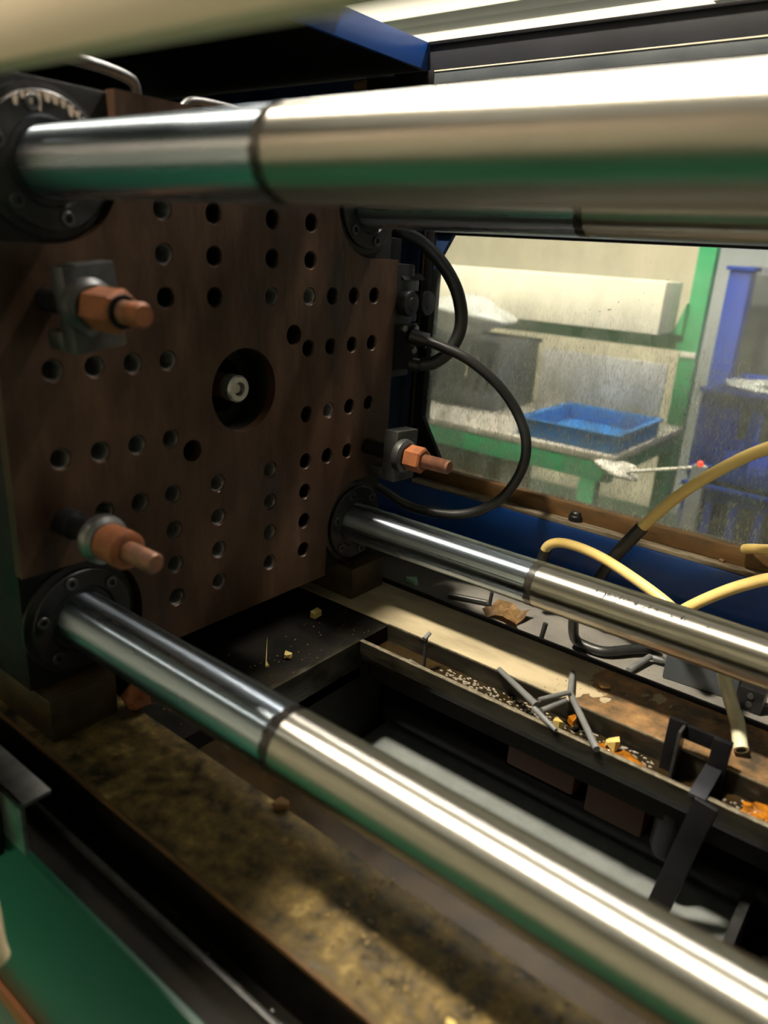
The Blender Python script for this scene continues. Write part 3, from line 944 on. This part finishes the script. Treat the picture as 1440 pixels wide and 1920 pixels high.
scrap(.452, .176, -.425, .010, .009, .008, 'scrap', 'yellow plastic crumb beside the crossed sprues', 1)
scrap(.466, .192, -.424, .008, .008, .010, 'orangegrease', 'small orange crumb beside the crossed sprues', 2)
scrap(.528, .186, -.427, .013, .010, .010, 'scrap', 'large pale yellow scrap piece in the gutter', 5)
scrap(.476, .277, -.397, .011, .010, .004, 'scrapbrown', 'round brown scrap disc on the crusted rail', 9)
scrap(.010, .150, -.404, .010, .012, .008, 'scrap', 'yellow crumb on the black bed plate under the platen', 11)
scrap(.072, .020, -.404, .009, .007, .006, 'scrap', 'small yellow crumb near the bed opening corner', 12)
scrap(.030, .40, -.415, .016, .012, .006, 'mint', 'mint green plastic chip at the dark tray end', 13)
scrap(.300, -.215, -.399, .013, .010, .006, 'rustsill', 'amber crumb on the debris rail under the bar', 14)
scrap(.585, -.300, -.399, .007, .004, .003, 'scrap', 'bright yellow flake on the debris covered rail', 15)
t_ = MB()
t_.prism([(.058, -.010), (.070, -.016), (.066, -.020), (.0, .046)], 'z', -.404, -.4015)
tag(t_.build('plastic_sliver', 'scrap'), 'long yellow plastic sliver on the black bed plate', 'scrap')
# crumpled brown paper on the tray
g = MB()
rd2 = random.Random(21)
vv = []
for i in range(6):
    row = []
    for j in range(5):
        row.append(g.bm.verts.new((.205 + i * .013 + rd2.uniform(-.004, .004), .378 + j * .014 + rd2.uniform(-.004, .004), -.4135 + rd2.uniform(0, .018))))
    vv.append(row)
for i in range(5):
    for j in range(4):
        g.bm.faces.new((vv[i][j], vv[i + 1][j], vv[i + 1][j + 1], vv[i][j + 1]))
bmesh.ops.solidify(g.bm, geom=g.bm.faces[:], thickness=.0012)
tag(g.build('paper_scrap', 'scrapbrown', None, 20), 'crumpled brown paper scrap lying on the grey tray', 'scrap')

# orange grease in the gutter
g = MB()
for k in range(9):
    g.blob((.708 + random.uniform(.0, .06), .172 + random.uniform(-.018, .018), -.424), (random.uniform(.014, .026), random.uniform(.01, .016), .009), k, 2, .35)
tag(g.build('grease_lump', 'orangegrease'), 'bright orange lump of grease in the gutter past the black bracket', 'grease')
g = MB()
for k in range(10):
    g.blob((.545 + random.uniform(-.030, .014), .172 + random.uniform(-.018, .018), -.428), (random.uniform(.010, .02), random.uniform(.006, .012), .0035), k + 40, 2, .25)
tag(g.build('grease_lump', 'orangegrease'), 'flat amber smear of grease in the gutter before the black bracket', 'grease')

# black angle bracket straddling the gutter
t = thing('gutter_bracket', (.62, .18, -.43), 'black steel bracket standing across the oily gutter', 'bracket')
MB().box(.590, .612, .196, .202, -.4302, -.352, .001).build('upright', 'blackpaint', t)
MB().box(.608, .612, .176, .200, -.4302, -.354, .0008).build('upright_flange', 'darksteel', t)
MB().box(.612, .668, .200, .206, -.376, -.356, .001).build('crossbar', 'blackpaint', t)
MB().box(.646, .668, .196, .202, -.4302, -.356, .001).build('upright', 'blackpaint', t)
MB().box(.640, .668, .120, .128, -.575, -.397, .002, Matrix.Rotation(math.radians(8), 3, 'Y')).build('drop_leg', 'blackpaint', t)
MB().box(.644, .664, .126, .198, -.4005, -.3955, .001).build('foot_strap', 'beamdark', t)

# oil droplets, wet glitter and dirt that cannot be counted
g = MB()
rdo = random.Random(5)
for k in range(420):
    u = rdo.random()
    x = rdo.choice([rdo.uniform(.25, .42), rdo.uniform(.40, .60), rdo.uniform(.24, .72)])
    y = rdo.gauss(.195, .012)
    if not .146 < y < .2065 or (.585 < x < .672 and y > .170):
        continue
    s = rdo.uniform(.0008, .0022)
    r = bmesh.ops.create_icosphere(g.bm, subdivisions=1, radius=s)
    for v in r['verts']:
        v.co = Vector((x + v.co.x * 1.6, y + v.co.y, -.4295 + v.co.z * .7))
o = g.build('oil_droplets', 'water')
o['kind'] = 'stuff'
tag(o, 'wet glittering oil droplets along the gutter floor', 'oil')

g = MB()
for k in range(900):
    zone = rdo.random()
    if zone < .45:
        x, y, z = rdo.uniform(.42, .95), rdo.uniform(-.334, -.216), -.4002
    elif zone < .75:
        x, y, z = rdo.uniform(.40, .85), rdo.uniform(.216, .336), -.3985
    elif zone < .9:
        x, y, z = rdo.uniform(.0, .12), rdo.uniform(-.2, .2), -.404
    else:
        x, y, z = rdo.uniform(.2, .8), rdo.uniform(.345, .50), -.415
    if .505 < x < .680 and .385 < y < .460:
        continue
    s = rdo.uniform(.0008, .0034) if zone < .45 else rdo.uniform(.0005, .0018)
    vs = [g.bm.verts.new((x + s * math.cos(a) * rdo.uniform(.5, 1.4), y + s * math.sin(a) * rdo.uniform(.5, 1.4), z + rdo.uniform(.0003, s * .8))) for a in (0, 1.7, 3.3, 4.9)]
    c = g.bm.verts.new((x, y, z + s * .9))
    b_ = g.bm.verts.new((x, y, z - .0004))
    for i in range(4):
        g.bm.faces.new((vs[i], vs[(i + 1) % 4], c))
        g.bm.faces.new((vs[(i + 1) % 4], vs[i], b_))
o = g.build('dirt_flakes', 'dirt', None, 10)
o['kind'] = 'stuff'
tag(o, 'loose dirt flakes and crumbs scattered over rails and tray', 'dirt')

g = MB()
for k in range(60):
    x, y = rdo.gauss(.47, .05), rdo.gauss(-.362, .010)
    if not -.371 < y < -.349:
        continue
    s = rdo.uniform(.001, .005)
    g.blob((x, y, -.468 + s * .4), (s * 1.4, s, s * .6), k, 1, .2)
for k in range(70):
    x, y = rdo.uniform(.75, .95), rdo.uniform(-.15, .18)
    s = rdo.uniform(.002, .008)
    g.blob((x, y, -.63 + s * .4), (s * 1.4, s, s * .7), k, 1, .3)
o = g.build('oil_pools', 'oil')
o['kind'] = 'stuff'
tag(o, 'black shiny oil lumps lying in the trough and sump', 'oil')

# cream handle by the front side panel
t = thing('door_handle', (.24, -.505, -.40), 'cream rounded handle standing before the green side panel', 'handle')
MB().tube(mm((228, -505, -300), (236, -505, -350), (240, -505, -395), (240, -503, -412)), .011, 18, 6).build('grip', 'cream', t)
MB().box(.07, .235, -.512, -.498, -.31, -.285, .003).box(.07, .09, -.512, -.424, -.31, -.285, .003).box(.07, .09, -.44, -.425, -.45, -.285, .003).build('mount', 'blackpaint', t)

# ------------------------------------------------------------------ behind the window
TZ = -.35
t = thing('work_bench', (-.7, 1.75, FLOOR_Z), 'green steel work bench with pale top behind the window', 'bench')
MB().box(-1.6, .015, 1.44, 2.10, TZ - .022, TZ, .003).build('bench_top', 'benchtop', t)
MB().box(-1.6, .005, 1.445, 1.485, TZ - .085, TZ - .0225, .003).build('front_rail', 'benchgreen', t)
MB().box(-.035, .005, 1.485, 2.06, TZ - .075, TZ - .0225, .003).build('side_rail', 'benchgreen', t)
MB().box(-1.6, .005, 2.06, 2.10, TZ - .075, TZ - .0225, .003).build('back_rail', 'benchgreen', t)
for (x, y) in ((-.09, 1.447), (-.045, 2.055), (-1.58, 1.447), (-1.58, 2.055)):
    MB().box(x, x + .055, y, y + .05, FLOOR_Z, TZ - .0226, .003).build('leg', 'benchgreen', t)
MB().box(-1.5, -.05, 1.50, 2.05, -.96, -.94, .003).build('lower_shelf', 'crategrey', t)

t = thing('bench_rack', (-.5, 2.13, FLOOR_Z), 'green upright rack carrying a long white shelf above the bench', 'rack')
MB().box(-.055, .005, 2.11, 2.16, FLOOR_Z, 1.1, .003).build('post', 'benchgreen', t)
MB().box(-1.65, -1.60, 2.11, 2.16, FLOOR_Z, 1.1, .003).build('post', 'benchgreen', t)
MB().box(-1.60, -.055, 2.11, 2.15, -.085, -.025, .003).build('shelf_rail', 'benchgreen', t)
MB().box(-1.58, -.085, 1.93, 2.108, -.024, .150, .004).build('white_shelf', 'whiteshelf', t)['label'] = 'deep white shelf front'
MB().prism([(-.085, -.028), (-.052, -.028), (-.052, .08)], 'y', 2.08, 2.11).build('brace', 'benchgreen', t)
MB().box(-.050, .003, 2.105, 2.1105, -.105, -.085, .001).build('tape_band', 'white', t)

o = MB().box(-.489, -.024, 1.900, 1.915, TZ + .001, -.115, .002, Matrix.Rotation(math.radians(-3), 3, 'X')).build('white_board', 'white')
tag(o, 'white board standing upright on the bench behind the blue tray', 'board')

# blue tray on the bench
t = thing('plastic_tray', (-.17, 1.68, TZ), 'bright blue shallow plastic tray on the bench', 'tray')
tx0, tx1, ty0, ty1, tz1 = -.335, .0, 1.475, 1.86, TZ + .058
MB().box(tx0 + .012, tx1 - .012, ty0 + .012, ty1 - .012, TZ + .0005, TZ + .006, .001).build('tray_base', 'traybl', t)
for (a, b_, c, d) in ((tx0, tx1, ty0, ty0 + .010), (tx0, tx1, ty1 - .010, ty1)):
    MB().box(a, b_, c, d, TZ + .001, tz1, .002).build('tray_side', 'traybl', t)
for (a, b_, c, d) in ((tx0, tx0 + .010, ty0 + .010, ty1 - .010), (tx1 - .010, tx1, ty0 + .010, ty1 - .010)):
    MB().box(a, b_, c, d, TZ + .001, tz1, .002).build('tray_side', 'traybl', t)
rim = MB()
for (a, b_, c, d) in ((tx0 - .008, tx1 + .008, ty0 - .008, ty0 + .002), (tx0 - .008, tx1 + .008, ty1 - .002, ty1 + .008), (tx0 - .008, tx0 + .002, ty0, ty1), (tx1 - .002, tx1 + .008, ty0, ty1)):
    rim.box(a, b_, c, d, tz1 - .008, tz1 + .002, .001)
rim.build('tray_rim', 'traybl', t)
for k in range(6):
    x = tx0 + .02 + k * (tx1 - tx0 - .04) / 5
    MB().box(x - .003, x + .003, ty0 - .006, ty0, TZ + .004, tz1 - .008).build('rib', 'traybl', t)
for k in range(6):
    y = ty0 + .03 + k * (ty1 - ty0 - .06) / 5
    MB().box(tx1, tx1 + .006, y - .003, y + .003, TZ + .004, tz1 - .008).build('rib', 'traybl', t)

t = thing('bench_stick', (.09, 1.40, -.40), 'thin pale stick with crumpled white tissue and red light beside the bench', 'stick')
MB().blob((.045, 1.40, -.372), (.05, .028, .028), 3, 3, .35).build('tissue', 'paper', t)['label'] = 'crumpled white tissue'
MB().tube(mm((-10, 1425, -362), (70, 1392, -372), (330, 1200, -262)), .005, 10, 1).build('stick', 'paper', t)
MB().blob((.318, 1.196, -.256), (.008, .008, .008), 2, 2, 0).build('indicator', 'led', t)
MB().box(.300, .336, 1.190, 1.215, -1.15, -.262, .003).build('stand', 'crategrey', t)


def crate(x0, x1, y0, y1, z0, z1, m, label, slots=5, group=None, name='plastic_crate'):
    t = thing(name, ((x0 + x1) / 2, (y0 + y1) / 2, z0), label, 'crate', group)
    w = .012
    MB().box(x0 + w, x1 - w, y0 + w, y1 - w, z0, z0 + .008).build('base', m, t)
    n = slots
    for (ya, yb) in ((y0, y0 + w), (y1 - w, y1)):
        s = MB()
        s.box(x0, x1, ya, yb, z1 - .05, z1, .002).box(x0, x1, ya, yb, z0, z0 + .05, .002)
        for k in range(n + 1):
            xx = x0 + k * (x1 - x0 - .025) / n
            s.box(xx, xx + .025, ya, yb, z0 + .05, z1 - .05)
        s.build('slatted_side', m, t)
    for (xa, xb) in ((x0, x0 + w), (x1 - w, x1)):
        MB().box(xa, xb, y0 + w, y1 - w, z0, z1, .002).build('end', m, t)
    r_ = MB()
    r_.box(x0 - .008, x1 + .008, y0 - .008, y0 + .004, z1 - .012, z1 + .004, .001).box(x0 - .008, x1 + .008, y1 - .004, y1 + .008, z1 - .012, z1 + .004, .001)
    r_.build('rim', m, t)
    return t


crate(-.93, -.57, 1.72, 2.03, TZ + .001, -.10, 'crategrey', 'grey slotted crate on the bench under the plastic bag', 7)
crate(-1.36, -.97, 1.70, 2.03, TZ + .001, -.09, 'crategrey', 'grey slotted crate further along the bench', 7)
g = MB().blob((-.74, 1.74, -.012), (.21, .11, .066), 8, 4, .22)
tag(g.build('plastic_bag', 'bag'), 'full translucent plastic bag lying on the grey crate', 'bag')
g = MB().blob((-1.14, 1.74, -.020), (.19, .11, .066), 18, 4, .22)
tag(g.build('plastic_bag', 'bag'), 'pale plastic bag at the far end of the crates', 'bag')
t = thing('cardboard_box', (-.78, 1.70, -.94), 'brown cardboard box stored under the bench', 'box')
MB().box(-1.05, -.47, 1.52, 1.90, -.939, -.46, .003).build('carton', 'carton', t)
MB().box(-1.04, -.76, 1.53, 1.89, -.4595, -.456).build('flap', 'carton', t)
MB().box(-.755, -.48, 1.53, 1.89, -.4595, -.456).build('flap', 'carton', t)
# right of the green post
crate(.118, .62, 1.85, 2.35, -.46, -.165, 'cratebl', 'large deep blue crate topping the stack by the grey wall', 6, 'stacked blue crates')
crate(.118, .62, 1.85, 2.35, -.805, -.48, 'cratebl', 'deep blue crate in the middle of the stack', 6, 'stacked blue crates')
crate(.118, .62, 1.85, 2.35, FLOOR_Z + .001, -.825, 'cratebl', 'deep blue crate at the bottom of the stack', 6, 'stacked blue crates')
g = MB().blob((.25, 1.95, -.150), (.09, .07, .02), 31, 3, .3)
tag(g.build('plastic_film', 'bag'), 'scrap of plastic film lying on the blue crate', 'film')
t = thing('storage_cabinet', (.35, 2.75, FLOOR_Z), 'dark grey storage cabinet behind the blue crates', 'cabinet')
MB().box(.02, 1.6, 2.5, 3.0, FLOOR_Z + .001, .22, .01).build('carcass', 'crategrey', t)
for k in range(3):
    d_ = MB().box(.04 + k * .52, .54 + k * .52, 2.482, 2.4995, FLOOR_Z + .03, .19, .004).build('door', 'slate', t)
    MB().box(.49 + k * .52, .505 + k * .52, 2.465, 2.482, -.55, -.40, .003).build('handle', 'steel', d_)
t = thing('blue_column', (.05, 2.3, FLOOR_Z), 'narrow blue column standing beside the green rack post', 'column')
MB().box(.03, .105, 2.22, 2.30, FLOOR_Z + .001, .20, .006).build('column', 'cratebl', t)
MB().box(.02, .115, 2.21, 2.31, .20, .215, .003).build('cap', 'cratebl', t)
t = thing('cardboard_box', (.55, 2.65, .22), 'small pale cardboard box on top of the grey cabinet', 'box')
MB().box(.23, .62, 2.55, 2.85, .2205, .225).build('pallet_sheet', 'carton', t)
MB().box(.24, .60, 2.56, 2.84, .2255, .36, .003).build('carton', 'benchtop', t)

# long lamp over the bench, seen through the top opening
t = thing('bench_lamp', (0.2, .87, .70), 'long lamp with two glowing strips hung between machine and bench', 'lamp')
LX0, LX1 = -.95, 1.2
MB().box(LX0, LX1, .650, 1.092, .712, .77, .004).build('housing', 'lampwhite', t)
MB().box(LX0 + .01, LX1 - .01, .660, .881, .700, .7115, .002).build('diffuser', 'benchglow', t)
MB().box(LX0 + .01, LX1 - .01, 1.019, 1.088, .700, .7115, .002).build('diffuser', 'benchglow', t)
MB().box(LX0 + .01, LX1 - .01, .884, .944, .700, .7115, .002).build('reflector', 'lampgrey', t)
MB().box(LX0 + .01, LX1 - .01, .946, 1.0165, .703, .7115, .002).build('reflector', 'lampgrey', t)
MB().box(.200, .255, 1.048, 1.083, .6985, .6999).build('label', 'label', t)
for x in (-.8, 1.05):
    MB().tube([(x, .87, .77), (x, .87, 2.9)], .005, 8).build('wire', 'steel', t)
